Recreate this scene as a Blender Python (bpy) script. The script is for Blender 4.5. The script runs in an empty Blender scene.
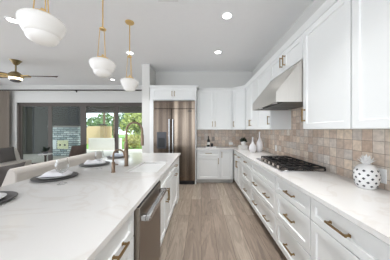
import bpy, bmesh, math, random
from mathutils import Vector, Matrix, noise
R = math.radians
random.seed(7)
sc = bpy.context.scene
C = sc.collection

# ------------------------------------------------------------------ camera, world, sun, exposure
EYE = 1.39
cd = bpy.data.cameras.new('camera'); cam = bpy.data.objects.new('camera', cd); C.objects.link(cam)
cam.location = (0, 0, EYE); cam.rotation_euler = (R(90), 0, 0)
cd.sensor_width = 36; cd.lens = 36*175/390; cd.shift_x = -6/390; cd.clip_start = 0.02
sc.camera = cam
w = bpy.data.worlds.new('world'); sc.world = w; w.use_nodes = True
bg = w.node_tree.nodes['Background']; bg.inputs[0].default_value = (0.90, 0.96, 1.04, 1); bg.inputs[1].default_value = 2.45
sd = bpy.data.lights.new('sun', 'SUN'); sd.energy = 2.6; sd.angle = R(2); sd.color = (1, .95, .87)
sun = bpy.data.objects.new('sun', sd); C.objects.link(sun); sun.rotation_euler = (R(38), 0, R(62))
LAMP_W = 6.8
sc.view_settings.view_transform = 'Standard'; sc.view_settings.look = 'None'
sc.view_settings.gamma = 1; sc.view_settings.use_curve_mapping = False
sc.view_settings.exposure = 0.25

# ------------------------------------------------------------------ materials
def srgb(r, g, b):
    f = lambda c: (c/255/12.92) if c/255 <= .04045 else ((c/255+.055)/1.055)**2.4
    return (f(r), f(g), f(b), 1)
def newmat(name):
    m = bpy.data.materials.new(name); m.use_nodes = True
    return m, m.node_tree.nodes, m.node_tree.links, m.node_tree.nodes['Principled BSDF']
def mat(name, col, rough=.5, metal=0, noise_amt=0, noise_scale=20, coat=0, aniso=0, bump=0, stretch=(1, 1, 1), spec=.5, sheen=0):
    m, n, l, p = newmat(name)
    p.inputs['Base Color'].default_value = col; p.inputs['Roughness'].default_value = rough
    p.inputs['Metallic'].default_value = metal; p.inputs['Coat Weight'].default_value = coat
    p.inputs['Anisotropic'].default_value = aniso; p.inputs['Specular IOR Level'].default_value = spec
    if sheen: p.inputs['Sheen Weight'].default_value = sheen
    if noise_amt or bump:
        g = n.new('ShaderNodeNewGeometry'); mp = n.new('ShaderNodeMapping'); mp.inputs['Scale'].default_value = stretch
        l.new(g.outputs['Position'], mp.inputs['Vector'])
        t = n.new('ShaderNodeTexNoise'); t.inputs['Scale'].default_value = noise_scale; t.inputs['Detail'].default_value = 4
        l.new(mp.outputs[0], t.inputs['Vector'])
        if noise_amt:
            mx = n.new('ShaderNodeMix'); mx.data_type = 'RGBA'
            mx.inputs[6].default_value = tuple(c*(1-noise_amt) for c in col[:3])+(1,)
            mx.inputs[7].default_value = tuple(min(1, c*(1+noise_amt)) for c in col[:3])+(1,)
            l.new(t.outputs['Fac'], mx.inputs[0]); l.new(mx.outputs[2], p.inputs['Base Color'])
        if bump:
            b = n.new('ShaderNodeBump'); b.inputs['Strength'].default_value = bump; b.inputs['Distance'].default_value = .01
            l.new(t.outputs['Fac'], b.inputs['Height']); l.new(b.outputs[0], p.inputs['Normal'])
    return m
def emit(name, col, strength, base=None):
    m, n, l, p = newmat(name)
    p.inputs['Base Color'].default_value = base or col; p.inputs['Roughness'].default_value = .25
    p.inputs['Emission Color'].default_value = col; p.inputs['Emission Strength'].default_value = strength
    return m
M = {}
M['wall'] = mat('wall_paint', srgb(219, 218, 214), .75, noise_amt=.015, noise_scale=30)
M['ceil'] = mat('ceiling_paint', srgb(247, 247, 247), .85, noise_amt=.015, noise_scale=12)
M['cab'] = mat('cabinet_paint', srgb(238, 239, 237), .38, noise_amt=.01, noise_scale=8)
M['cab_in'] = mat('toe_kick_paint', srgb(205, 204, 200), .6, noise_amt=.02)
M['brass'] = mat('satin_brass', srgb(238, 206, 146), .28, 1, noise_amt=.05, noise_scale=60)
M['pull'] = mat('champagne_bronze', srgb(158, 132, 92), .32, 1, noise_amt=.05, noise_scale=60)
M['faucet'] = mat('brushed_bronze', srgb(128, 110, 94), .33, 1, noise_amt=.05, noise_scale=80)
M['steel'] = mat('brushed_steel', srgb(218, 214, 208), .3, 1, noise_amt=.08, noise_scale=14, aniso=.5, stretch=(14, 14, .35))
M['steel_dark'] = mat('dark_steel', srgb(150, 141, 131), .3, 1, noise_amt=.07, noise_scale=16, aniso=.5, stretch=(14, 14, .35))
M['disp'] = mat('dispenser_panel', srgb(70, 70, 74), .3, .3, noise_amt=.1)
def fridge_steel():
    m, n, l, p = newmat('steel_painted_reflections')
    p.inputs['Metallic'].default_value = 1; p.inputs['Roughness'].default_value = .25; p.inputs['Anisotropic'].default_value = .6
    g = n.new('ShaderNodeNewGeometry'); mp = n.new('ShaderNodeMapping'); mp.inputs['Scale'].default_value = (6.5, .5, .12); l.new(g.outputs['Position'], mp.inputs[0])
    t = n.new('ShaderNodeTexNoise'); t.inputs['Scale'].default_value = 1; t.inputs['Detail'].default_value = 4; l.new(mp.outputs[0], t.inputs[0])
    r = n.new('ShaderNodeValToRGB'); e = r.color_ramp.elements
    e[0].position = .32; e[0].color = srgb(84, 74, 66); e[1].position = .72; e[1].color = srgb(184, 168, 150)  # bright and dark vertical reflection streaks painted into the base colour
    x = e.new(.5); x.color = srgb(112, 100, 89)
    l.new(t.outputs['Fac'], r.inputs[0]); l.new(r.outputs[0], p.inputs['Base Color'])
    return m
M['steel_fridge'] = fridge_steel()
M['chrome'] = mat('polished_steel', srgb(205, 206, 208), .2, 1, noise_amt=.03, noise_scale=40)
M['iron'] = mat('cast_iron', srgb(26, 26, 27), .45, 0, noise_amt=.2, noise_scale=90)
M['black'] = mat('black_plastic', srgb(20, 20, 21), .35, 0, noise_amt=.1)
M['filter'] = mat('hood_filter', srgb(90, 87, 82), .4, 1, noise_amt=.2, noise_scale=120)
M['sink'] = mat('sink_ceramic', srgb(236, 238, 240), .18, 0, noise_amt=.01)
M['ceramic'] = mat('white_ceramic', srgb(236, 235, 233), .4, 0, noise_amt=.02)
M['vase'] = mat('matte_white_vase', srgb(228, 226, 226), .55, 0, noise_amt=.04, noise_scale=90, bump=.15)
M['hole'] = mat('dark_glaze', srgb(66, 66, 70), .5, 0, noise_amt=.1)
M['plate'] = mat('plate_glaze', srgb(238, 238, 238), .2, 0, noise_amt=.01)
M['charger'] = mat('charcoal_charger', srgb(92, 90, 90), .45, 0, noise_amt=.2, noise_scale=60)
M['napkin'] = mat('white_linen', srgb(238, 237, 240), .85, 0, noise_amt=.03, noise_scale=60, bump=.2)
M['napkin_blue'] = mat('grey_blue_linen', srgb(190, 196, 206), .85, 0, noise_amt=.04, noise_scale=60, bump=.2)
M['sofa'] = mat('oatmeal_fabric', srgb(202, 195, 187), .9, 0, noise_amt=.06, noise_scale=180, bump=.3, sheen=.2)
M['pillow_grey'] = mat('grey_fabric', srgb(98, 94, 92), .9, 0, noise_amt=.1, noise_scale=150, bump=.3)
M['pillow_brown'] = mat('brown_fabric', srgb(84, 72, 66), .9, 0, noise_amt=.12, noise_scale=150, bump=.3)
M['curtain'] = mat('taupe_curtain', srgb(156, 146, 136), .85, 0, noise_amt=.08, noise_scale=120, bump=.2)
M['rod'] = mat('dark_bronze', srgb(62, 55, 50), .45, .6, noise_amt=.1)
M['doorframe'] = mat('bronze_door_frame', srgb(86, 78, 72), .5, .1, noise_amt=.06)
M['fan_wood'] = mat('fan_walnut', srgb(92, 76, 64), .5, 0, noise_amt=.25, noise_scale=20, stretch=(1, 14, 14))
M['fan_metal'] = mat('fan_bronze', srgb(150, 134, 100), .35, .9, noise_amt=.08)
M['outlet'] = mat('outlet_white', srgb(242, 242, 240), .35, 0, noise_amt=.01)
M['outlet_grey'] = mat('outlet_taupe', srgb(150, 142, 134), .4, 0, noise_amt=.02)
M['leaf_dark'] = mat('dark_leaf', srgb(38, 52, 38), .5, 0, noise_amt=.3, noise_scale=60)
M['bottle'] = mat('bottle_glass', srgb(16, 22, 16), .08, 0, noise_amt=.1)
M['label'] = mat('paper_label', srgb(232, 229, 222), .7, 0, noise_amt=.03)
M['book'] = mat('white_book_cloth', srgb(226, 224, 220), .7, 0, noise_amt=.03)
M['pages'] = mat('book_pages', srgb(214, 208, 196), .8, 0, noise_amt=.06, noise_scale=200, stretch=(1, 1, 12))
M['wood_dark'] = mat('dark_wood', srgb(70, 56, 46), .45, 0, noise_amt=.25, noise_scale=14, stretch=(1, 1, 8))
M['table_white'] = mat('white_lacquer', srgb(232, 231, 228), .3, 0, noise_amt=.02)
M['vent'] = mat('vent_white', srgb(236, 236, 235), .6, 0, noise_amt=.02)
M['patio'] = mat('patio_concrete', srgb(214, 208, 198), .85, 0, noise_amt=.05, noise_scale=3)
M['stucco_tan'] = mat('tan_stucco', srgb(202, 172, 138), .9, 0, noise_amt=.06, noise_scale=25, bump=.2)
M['bark_tan'] = mat('brown_stone', srgb(158, 132, 102), .9, 0, noise_amt=.15, noise_scale=12)
M['stucco_white'] = mat('white_stucco', srgb(236, 233, 228), .9, 0, noise_amt=.04, noise_scale=25, bump=.2)
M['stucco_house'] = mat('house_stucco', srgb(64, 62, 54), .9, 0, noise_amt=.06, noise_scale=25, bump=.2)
M['soffit'] = mat('patio_soffit', srgb(112, 104, 96), .8, 0, noise_amt=.06, noise_scale=10)
M['shutter'] = mat('louvre_dark', srgb(26, 25, 24), .6, 0, noise_amt=.1)
M['grill'] = mat('pale_door_enamel', srgb(224, 224, 176), .4, 0, noise_amt=.04)
M['grill_white'] = mat('white_door_enamel', srgb(228, 234, 232), .4, 0, noise_amt=.03)
M['grass'] = mat('lawn_grass', srgb(112, 152, 70), .9, 0, noise_amt=.35, noise_scale=9)
M['trunk'] = mat('bark', srgb(104, 86, 70), .9, 0, noise_amt=.3, noise_scale=18, stretch=(3, 3, .6))
for k, c in dict(leaf_a=(104, 132, 82), leaf_b=(150, 160, 84), leaf_c=(84, 112, 76), leaf_d=(172, 168, 96)).items():
    M[k] = mat('foliage_'+k, srgb(*c), .6, 0, noise_amt=.35, noise_scale=2.5)
M['opal'] = emit('opal_glass', (1, .9, .78, 1), .1, srgb(234, 233, 230))
M['lens'] = emit('light_lens', (1, .98, .95, 1), 9.0)
M['fanlens'] = emit('fan_light_lens', (1, .86, .62, 1), 2.2)

def quartz():
    m, n, l, p = newmat('white_quartz')
    p.inputs['Roughness'].default_value = .12; p.inputs['Specular IOR Level'].default_value = .5
    g = n.new('ShaderNodeNewGeometry')
    t = n.new('ShaderNodeTexNoise'); t.inputs['Scale'].default_value = 1.5; t.inputs['Detail'].default_value = 6; t.inputs['Distortion'].default_value = 1.6
    l.new(g.outputs['Position'], t.inputs['Vector'])
    r = n.new('ShaderNodeValToRGB'); e = r.color_ramp.elements
    base = srgb(232, 230, 227); vein = srgb(226, 222, 217)
    e[0].position = .47; e[0].color = base; e[1].position = .53; e[1].color = base
    v = r.color_ramp.elements.new(.5); v.color = vein
    l.new(t.outputs['Fac'], r.inputs[0])
    l.new(r.outputs[0], p.inputs['Base Color'])
    return m
M['quartz'] = quartz()

def zellige(axis):
    m, n, l, p = newmat('zellige_tile_'+axis)
    g = n.new('ShaderNodeNewGeometry'); s = n.new('ShaderNodeSeparateXYZ'); l.new(g.outputs['Position'], s.inputs[0])
    cb = n.new('ShaderNodeCombineXYZ'); l.new(s.outputs[axis], cb.inputs[0]); l.new(s.outputs['Z'], cb.inputs[1])
    # slight waviness so that the tile edges are not ruler straight
    wn = n.new('ShaderNodeTexNoise'); wn.inputs['Scale'].default_value = 9; l.new(cb.outputs[0], wn.inputs['Vector'])
    ws = n.new('ShaderNodeVectorMath'); ws.operation = 'SCALE'; ws.inputs['Scale'].default_value = .008; l.new(wn.outputs['Color'], ws.inputs[0])
    wa = n.new('ShaderNodeVectorMath'); wa.operation = 'ADD'; l.new(cb.outputs[0], wa.inputs[0]); l.new(ws.outputs[0], wa.inputs[1])
    b = n.new('ShaderNodeTexBrick'); b.offset = 0; b.squash = 1
    b.inputs['Scale'].default_value = 1; b.inputs['Brick Width'].default_value = .1; b.inputs['Row Height'].default_value = .1
    b.inputs['Mortar Size'].default_value = .0022; b.inputs['Mortar Smooth'].default_value = .3; b.inputs['Bias'].default_value = 0
    b.inputs['Color1'].default_value = (0, 0, 0, 1); b.inputs['Color2'].default_value = (1, 1, 1, 1); b.inputs['Mortar'].default_value = (.5, .5, .5, 1)
    l.new(wa.outputs[0], b.inputs['Vector'])
    r = n.new('ShaderNodeValToRGB'); e = r.color_ramp.elements
    cols = [(0, (170, 148, 130)), (.2, (198, 180, 164)), (.38, (182, 168, 156)), (.55, (206, 190, 172)), (.72, (188, 180, 172)), (.88, (178, 158, 140)), (1, (204, 198, 190))]
    e[0].color = srgb(*cols[0][1]); e[1].color = srgb(*cols[-1][1])
    for pos, c in cols[1:-1]: x = e.new(pos); x.color = srgb(*c)
    l.new(b.outputs['Color'], r.inputs[0])
    cn = n.new('ShaderNodeTexNoise'); cn.inputs['Scale'].default_value = 26; cn.inputs['Detail'].default_value = 5; l.new(cb.outputs[0], cn.inputs['Vector'])
    cr = n.new('ShaderNodeMapRange'); cr.inputs[1].default_value = .3; cr.inputs[2].default_value = .7; cr.inputs[3].default_value = 1.03; cr.inputs[4].default_value = 1.4
    l.new(cn.outputs['Fac'], cr.inputs[0])
    mu = n.new('ShaderNodeVectorMath'); mu.operation = 'SCALE'; l.new(r.outputs[0], mu.inputs[0]); l.new(cr.outputs[0], mu.inputs['Scale'])
    mx = n.new('ShaderNodeMix'); mx.data_type = 'RGBA'; l.new(b.outputs['Fac'], mx.inputs[0]); l.new(mu.outputs[0], mx.inputs[6]); mx.inputs[7].default_value = srgb(140, 126, 114)
    l.new(mx.outputs[2], p.inputs['Base Color'])
    p.inputs['Roughness'].default_value = .3
    ad = n.new('ShaderNodeMath'); ad.operation = 'MULTIPLY_ADD'; l.new(b.outputs['Fac'], ad.inputs[0]); ad.inputs[1].default_value = -.7; l.new(cn.outputs['Fac'], ad.inputs[2])
    bp = n.new('ShaderNodeBump'); bp.inputs['Strength'].default_value = .35; bp.inputs['Distance'].default_value = .004; l.new(ad.outputs[0], bp.inputs['Height']); l.new(bp.outputs[0], p.inputs['Normal'])
    return m
M['tile_y'] = zellige('Y'); M['tile_x'] = zellige('X')

def planks():
    m, n, l, p = newmat('oak_plank_floor')
    g = n.new('ShaderNodeNewGeometry'); s = n.new('ShaderNodeSeparateXYZ'); l.new(g.outputs['Position'], s.inputs[0])
    cb = n.new('ShaderNodeCombineXYZ'); l.new(s.outputs['Y'], cb.inputs[0]); l.new(s.outputs['X'], cb.inputs[1])
    b = n.new('ShaderNodeTexBrick'); b.offset = .37; b.offset_frequency = 2
    b.inputs['Scale'].default_value = 1; b.inputs['Brick Width'].default_value = 1.75; b.inputs['Row Height'].default_value = .19
    b.inputs['Mortar Size'].default_value = .0022; b.inputs['Mortar Smooth'].default_value = .2
    b.inputs['Color1'].default_value = (0, 0, 0, 1); b.inputs['Color2'].default_value = (1, 1, 1, 1); b.inputs['Mortar'].default_value = (.5, .5, .5, 1)
    l.new(cb.outputs[0], b.inputs['Vector'])
    # each plank gets its own piece of grain
    sc_ = n.new('ShaderNodeVectorMath'); sc_.operation = 'SCALE'; sc_.inputs['Scale'].default_value = 37; l.new(b.outputs['Color'], sc_.inputs[0])
    ad = n.new('ShaderNodeVectorMath'); ad.operation = 'ADD'; l.new(cb.outputs[0], ad.inputs[0]); l.new(sc_.outputs[0], ad.inputs[1])
    mp = n.new('ShaderNodeMapping'); mp.inputs['Scale'].default_value = (.9, 7, 1); l.new(ad.outputs[0], mp.inputs[0])
    t = n.new('ShaderNodeTexNoise'); t.inputs['Scale'].default_value = 1.4; t.inputs['Detail'].default_value = 5; t.inputs['Distortion'].default_value = 1.2; l.new(mp.outputs[0], t.inputs[0])
    wv = n.new('ShaderNodeMath'); wv.operation = 'MULTIPLY'; wv.inputs[1].default_value = 34; l.new(t.outputs['Fac'], wv.inputs[0])
    sn = n.new('ShaderNodeMath'); sn.operation = 'SINE'; l.new(wv.outputs[0], sn.inputs[0])
    mp2 = n.new('ShaderNodeMapping'); mp2.inputs['Scale'].default_value = (3, 90, 1); l.new(ad.outputs[0], mp2.inputs[0])
    t2 = n.new('ShaderNodeTexNoise'); t2.inputs['Scale'].default_value = 1; t2.inputs['Detail'].default_value = 3; l.new(mp2.outputs[0], t2.inputs[0])
    r = n.new('ShaderNodeValToRGB'); e = r.color_ramp.elements
    e[0].color = srgb(135, 119, 105); e[1].color = srgb(159, 144, 129)
    for pos, c in ((.3, (151, 136, 123)), (.5, (140, 125, 112)), (.75, (165, 151, 136))): x = e.new(pos); x.color = srgb(*c)
    l.new(b.outputs['Color'], r.inputs[0])
    gr = n.new('ShaderNodeMath'); gr.operation = 'MULTIPLY_ADD'; l.new(sn.outputs[0], gr.inputs[0]); gr.inputs[1].default_value = .11; gr.inputs[2].default_value = .98
    g2 = n.new('ShaderNodeMapRange'); g2.inputs[1].default_value = .3; g2.inputs[2].default_value = .7; g2.inputs[3].default_value = -.13; g2.inputs[4].default_value = .13; l.new(t2.outputs['Fac'], g2.inputs[0])
    g4 = n.new('ShaderNodeMapRange'); g4.inputs[1].default_value = .3; g4.inputs[2].default_value = .7; g4.inputs[3].default_value = -.2; g4.inputs[4].default_value = .14; l.new(t.outputs['Fac'], g4.inputs[0])
    g3 = n.new('ShaderNodeMath'); l.new(gr.outputs[0], g3.inputs[0]); l.new(g2.outputs[0], g3.inputs[1])
    g5 = n.new('ShaderNodeMath'); l.new(g3.outputs[0], g5.inputs[0]); l.new(g4.outputs[0], g5.inputs[1])
    mu = n.new('ShaderNodeVectorMath'); mu.operation = 'SCALE'; l.new(r.outputs[0], mu.inputs[0]); l.new(g5.outputs[0], mu.inputs['Scale'])
    mx = n.new('ShaderNodeMix'); mx.data_type = 'RGBA'; l.new(b.outputs['Fac'], mx.inputs[0]); l.new(mu.outputs[0], mx.inputs[6]); mx.inputs[7].default_value = srgb(92, 76, 64)
    l.new(mx.outputs[2], p.inputs['Base Color']); p.inputs['Roughness'].default_value = .42
    return m
M['floor'] = planks()

def stone():
    m, n, l, p = newmat('stacked_stone')
    g = n.new('ShaderNodeNewGeometry'); s = n.new('ShaderNodeSeparateXYZ'); l.new(g.outputs['Position'], s.inputs[0])
    sm = n.new('ShaderNodeMath'); l.new(s.outputs['X'], sm.inputs[0]); l.new(s.outputs['Y'], sm.inputs[1])
    cb = n.new('ShaderNodeCombineXYZ'); l.new(sm.outputs[0], cb.inputs[0]); l.new(s.outputs['Z'], cb.inputs[1])
    b = n.new('ShaderNodeTexBrick'); b.inputs['Scale'].default_value = 1; b.inputs['Brick Width'].default_value = .34; b.inputs['Row Height'].default_value = .11
    b.inputs['Mortar Size'].default_value = .012; b.inputs['Color1'].default_value = srgb(134, 152, 154); b.inputs['Color2'].default_value = srgb(228, 236, 233); b.inputs['Mortar'].default_value = srgb(84, 92, 94)
    l.new(cb.outputs[0], b.inputs['Vector']); l.new(b.outputs['Color'], p.inputs['Base Color']); p.inputs['Roughness'].default_value = .85
    bp = n.new('ShaderNodeBump'); bp.inputs['Distance'].default_value = .03; bp.invert = True; l.new(b.outputs['Fac'], bp.inputs['Height']); l.new(bp.outputs[0], p.inputs['Normal'])
    return m
M['stone'] = stone()

def glass(name, tint, lo, hi, pw):
    m, n, l, p = newmat(name); n.remove(p)
    out = n['Material Output']; tr = n.new('ShaderNodeBsdfTransparent'); tr.inputs[0].default_value = tint
    gl = n.new('ShaderNodeBsdfGlossy'); gl.inputs['Roughness'].default_value = .02
    lw = n.new('ShaderNodeLayerWeight'); lw.inputs[0].default_value = .5
    pm = n.new('ShaderNodeMath'); pm.operation = 'POWER'; l.new(lw.outputs['Facing'], pm.inputs[0]); pm.inputs[1].default_value = pw
    mr = n.new('ShaderNodeMapRange'); l.new(pm.outputs[0], mr.inputs[0]); mr.inputs[3].default_value = lo; mr.inputs[4].default_value = hi
    mx = n.new('ShaderNodeMixShader'); l.new(mr.outputs[0], mx.inputs[0]); l.new(tr.outputs[0], mx.inputs[1]); l.new(gl.outputs[0], mx.inputs[2])
    l.new(mx.outputs[0], out.inputs[0])
    return m
M['pane'] = glass('door_glass', (.90, .94, .93, 1), .012, .5, 4)
M['wineglass'] = glass('clear_wine_glass', (.965, .97, .97, 1), .012, .95, 2.8)

# ------------------------------------------------------------------ mesh helpers
class MB:
    """collects shapes (world coordinates) into one mesh"""
    def __init__(s): s.bm = bmesh.new()
    def poly(s, vs, fs, smooth=False):
        v = [s.bm.verts.new(p) for p in vs]
        for f in fs:
            try:
                q = s.bm.faces.new([v[i] for i in f]); q.smooth = smooth
            except ValueError: pass
        return v
    def box(s, x0, x1, y0, y1, z0, z1, bev=0):
        b = bmesh.new()
        v = [b.verts.new(p) for p in ((x0,y0,z0),(x1,y0,z0),(x1,y1,z0),(x0,y1,z0),(x0,y0,z1),(x1,y0,z1),(x1,y1,z1),(x0,y1,z1))]
        for f in ((3,2,1,0),(4,5,6,7),(0,1,5,4),(1,2,6,5),(2,3,7,6),(3,0,4,7)): b.faces.new([v[i] for i in f])
        if bev: bmesh.ops.bevel(b, geom=list(b.edges), offset=bev, segments=2 if bev > .01 else 1, affect='EDGES', profile=.5)
        s.merge(b, bev > .02); return s
    def merge(s, b, smooth=False):
        mp = {}
        for v in b.verts: mp[v] = s.bm.verts.new(v.co)
        for f in b.faces:
            q = s.bm.faces.new([mp[v] for v in f.verts]); q.smooth = smooth or f.smooth
        b.free()
    def fbox(s, F, u0, u1, v0, v1, n0, n1):
        s.poly([F(u,v,n) for n in (n0,n1) for v in (v0,v1) for u in (u0,u1)], ((0,1,3,2),(4,6,7,5),(0,4,5,1),(2,3,7,6),(0,2,6,4),(1,5,7,3)))
        return s
    def prism(s, pts, ext, bev=0, smooth=False):
        b = bmesh.new(); e = Vector(ext)
        a = [b.verts.new(p) for p in pts]; c = [b.verts.new(Vector(p)+e) for p in pts]
        b.faces.new(a); b.faces.new(c[::-1]); k = len(pts)
        for i in range(k): b.faces.new((a[i], c[i], c[(i+1)%k], a[(i+1)%k]))
        if bev: bmesh.ops.bevel(b, geom=list(b.edges), offset=bev, segments=1, affect='EDGES')
        s.merge(b, smooth); return s
    def lathe(s, o, prof, seg=24, smooth=True):
        o = Vector(o); rings = []
        for r, z in prof:
            if r < 1e-6: rings.append([s.bm.verts.new(o+Vector((0,0,z)))])
            else: rings.append([s.bm.verts.new(o+Vector((r*math.cos(2*math.pi*i/seg), r*math.sin(2*math.pi*i/seg), z))) for i in range(seg)])
        for a, b in zip(rings, rings[1:]):
            for i in range(seg):
                j = (i+1) % seg
                q = [a[i%len(a)], a[j%len(a)], b[j%len(b)], b[i%len(b)]]
                q = list(dict.fromkeys(q))
                if len(q) > 2:
                    f = s.bm.faces.new(q); f.smooth = smooth
        return s
    def tube(s, pts, r, seg=10, smooth=True):
        pts = [Vector(p) for p in pts]; n = len(pts)
        rs = r if isinstance(r, (list, tuple)) else [r]*n
        rings = []; up = None
        for i in range(n):
            t = (pts[min(i+1,n-1)]-pts[max(i-1,0)]).normalized()
            if up is None: up = Vector((0,0,1)) if abs(t.z) < .9 else Vector((1,0,0))
            a = t.cross(up)
            if a.length < 1e-4: a = t.orthogonal()
            a.normalize(); b = a.cross(t).normalized(); up = b
            rings.append([s.bm.verts.new(pts[i]+(a*math.cos(2*math.pi*k/seg)+b*math.sin(2*math.pi*k/seg))*rs[i]) for k in range(seg)])
        for a, b in zip(rings, rings[1:]):
            for k in range(seg):
                f = s.bm.faces.new((a[k], a[(k+1)%seg], b[(k+1)%seg], b[k])); f.smooth = smooth
        s.bm.faces.new(rings[0][::-1]); s.bm.faces.new(rings[-1]); return s
    def build(s, name, material, parent=None, origin=None):
        me = bpy.data.meshes.new(name)
        o = Vector(origin) if origin is not None else None
        if parent is not None:
            o = world_loc(parent)
        if o is not None: bmesh.ops.translate(s.bm, verts=s.bm.verts, vec=-o)
        bmesh.ops.recalc_face_normals(s.bm, faces=s.bm.faces)
        s.bm.to_mesh(me); s.bm.free()
        me.materials.append(material)
        me.set_sharp_from_angle(angle=R(40))
        ob = bpy.data.objects.new(name, me); C.objects.link(ob)
        if parent is not None: ob.parent = parent
        elif o is not None: ob.location = o
        return ob
def world_loc(o):
    v = Vector((0,0,0))
    while o is not None: v = v+o.location; o = o.parent
    return v
def thing(name, label, cat, loc, group=None):
    o = bpy.data.objects.new(name, None); C.objects.link(o); o.location = loc; o.empty_display_size = .1
    o['label'] = label; o['category'] = cat
    if group: o['group'] = group
    return o
def tag(o, label, cat, group=None):
    o['label'] = label; o['category'] = cat
    if group: o['group'] = group
    return o
def struct(o, label, cat):
    o['kind'] = 'structure'; o['label'] = label; o['category'] = cat; return o
def dup(root, loc, label, group=None):
    r = root.copy(); C.objects.link(r); r.location = loc; r['label'] = label
    if group: r['group'] = group
    for ch in list(root.children):
        c = ch.copy(); C.objects.link(c); c.parent = r
        for g in ch.children:
            d = g.copy(); C.objects.link(d); d.parent = c
    return r

# ------------------------------------------------------------------ the place (x right, y away from the viewer, z up)
XW, YB, ZC = 1.475, 5.06, 3.08       # right wall, kitchen back wall, ceiling
YF, XL = 6.62, -7.9                  # sliding-door wall, left wall
b = MB().box(XL-.15, XW+.15, -4, YF+.15, -.1, 0); struct(b.build('floor', M['floor']), 'grey-brown oak plank floor running away between the island and the cabinets', 'floor')
b = MB().box(XL-.15, XW+.15, -4, YF+.15, ZC, ZC+.1); struct(b.build('ceiling', M['ceil']), 'smooth pale grey ceiling', 'ceiling')
wr = struct(MB().box(XW, XW+.15, -4, YB+.15, 0, ZC).build('wall_right', M['wall']), 'wall on the right behind the cooktop with square tan glazed tile', 'wall')
MB().box(XW-.008, XW-.0005, -.2, YB-.009, .915, 1.41).box(XW-.008, XW-.0005, 1.945, 2.845, 1.41, 1.76).build('tile_backsplash', M['tile_y'], wr)
wb = struct(MB().box(-1.315, XW, YB, YB+.15, 0, ZC).build('wall_back', M['wall']), 'pale wall behind the refrigerator and back cabinets', 'wall')
MB().box(-.12, XW-.009, YB-.008, YB-.0005, .915, 1.41).build('tile_backsplash', M['tile_x'], wb)
struct(MB().box(-1.515, -1.32, 4.49, YF, 0, ZC).build('wall_partition', M['wall']), 'short white wall end beside the refrigerator', 'wall')
struct(MB().box(XL-.15, XL, 5.2, YF+.15, 0, ZC).build('wall_left', M['wall']), 'plain pale wall of the living room', 'wall')
OX0, OX1, OZ = -6.98, -1.95, 2.43
struct(MB().box(XL, OX0, YF, YF+.15, 0, ZC).box(OX0, OX1, YF, YF+.15, OZ, ZC).box(OX1, -1.3, YF, YF+.15, 0, ZC).build('wall_far', M['wall']), 'pale far wall around the wide sliding glass doors', 'wall')
struct(MB().box(XL, OX0-.02, YF-.016, YF-.001, .001, .13).build('baseboard_far', M['cab']), 'white baseboard under the curtain', 'baseboard')

# sliding glass doors in the far wall
d1 = bpy.data.objects.new('door_1', None); C.objects.link(d1); d1.location = (-4.4, YF+.08, 0)
struct(d1, 'bronze-framed four-panel sliding glass door to the patio', 'door')
fy0, fy1 = YF+.03, YF+.14
MB().box(OX0, OX0+.08, fy0, fy1, 0, OZ).box(OX1-.08, OX1, fy0, fy1, 0, OZ).box(OX0, OX1, fy0, fy1, OZ-.07, OZ).box(OX0, OX1, fy0, fy1, 0, .03).build('door_frame', M['doorframe'], d1)
edges = [OX0+.08, -5.77, -4.50, -3.23, OX1-.08]
for i in range(4):
    a, c = edges[i], edges[i+1]; st = .065
    l_ = st if i != 2 else .1
    r_ = st if i != 1 else .1
    pn = MB().box(a, a+l_, fy0+.03, fy1-.03, .03, OZ-.07).box(c-r_, c, fy0+.03, fy1-.03, .03, OZ-.07).box(a+l_, c-r_, fy0+.03, fy1-.03, OZ-.14, OZ-.07).box(a+l_, c-r_, fy0+.03, fy1-.03, .03, .13).build('door_panel', M['doorframe'], d1)
    MB().box(a+l_, c-r_, fy0+.052, fy0+.058, .13, OZ-.14).build('glass', M['pane'], pn)
MB().box(-3.29, -3.265, fy0+.005, fy0+.028, .95, 1.25).build('handle', M['rod'], d1)

# ceiling: recessed lights, vent
def recessed(x, y, label, on=1.0):
    t = thing('recessed_light', label, 'light', (x, y, ZC-.001), 'recessed ceiling lights')
    MB().lathe((x, y, ZC-.001), [(.062, 0), (.085, 0), (.085, -.006), (.07, -.01), (.062, -.006), (.062, 0)], 28).build('trim_ring', M['ceil'], t)
    MB().lathe((x, y, ZC-.002), [(0, 0), (.061, 0), (.061, -.004), (0, -.004)], 24, False).build('lens', M['lens'], t)
    ld = bpy.data.lights.new('downlight', 'AREA'); ld.shape = 'DISK'; ld.size = .12; ld.energy = LAMP_W*on; ld.color = (.97, .985, 1); ld.spread = R(80)
    lo = bpy.data.objects.new('downlight', ld); C.objects.link(lo); lo.parent = t; lo.location = (0, 0, -.013)
recessed(.384, 2.583, 'round recessed ceiling light over the middle of the aisle, lit', 1.0)
recessed(.368, 3.79, 'round recessed ceiling light over the aisle end, before the back wall cabinets', .75)
recessed(-1.55, 3.83, "round recessed ceiling light half hidden by the smallest pendant's stem")
recessed(-2.9, 2.69, 'round recessed ceiling light beside the left edge of the largest pendant')
recessed(-2.96, 5.86, 'round recessed ceiling light by the sliding doors, between the two smaller pendants')
recessed(.38, 1.25, 'added recessed ceiling fill light over the near aisle, above the top of the picture', .95)  # unseen lamp, added to brighten the near aisle and worktop
recessed(.38, -.1, 'added recessed ceiling fill light straight above the viewpoint, out of the picture', .5)  # extra lamp added overhead to lift the foreground
recessed(-4.9, .9, 'added recessed ceiling fill light over the near living room, outside the picture')  # added out-of-view lamp lighting the near end of the room
vt = thing('ceiling_vent', 'white slatted air vent in the ceiling above the aisle', 'vent', (-.43, 2.17, ZC-.001))
MB().box(-.56, -.54, 1.95, 2.29, ZC-.012, ZC-.001).box(-.32, -.30, 1.95, 2.29, ZC-.012, ZC-.001).box(-.54, -.32, 1.95, 1.97, ZC-.012, ZC-.001).box(-.54, -.32, 2.27, 2.29, ZC-.012, ZC-.001).build('frame', M['vent'], vt)
m_ = MB()
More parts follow.
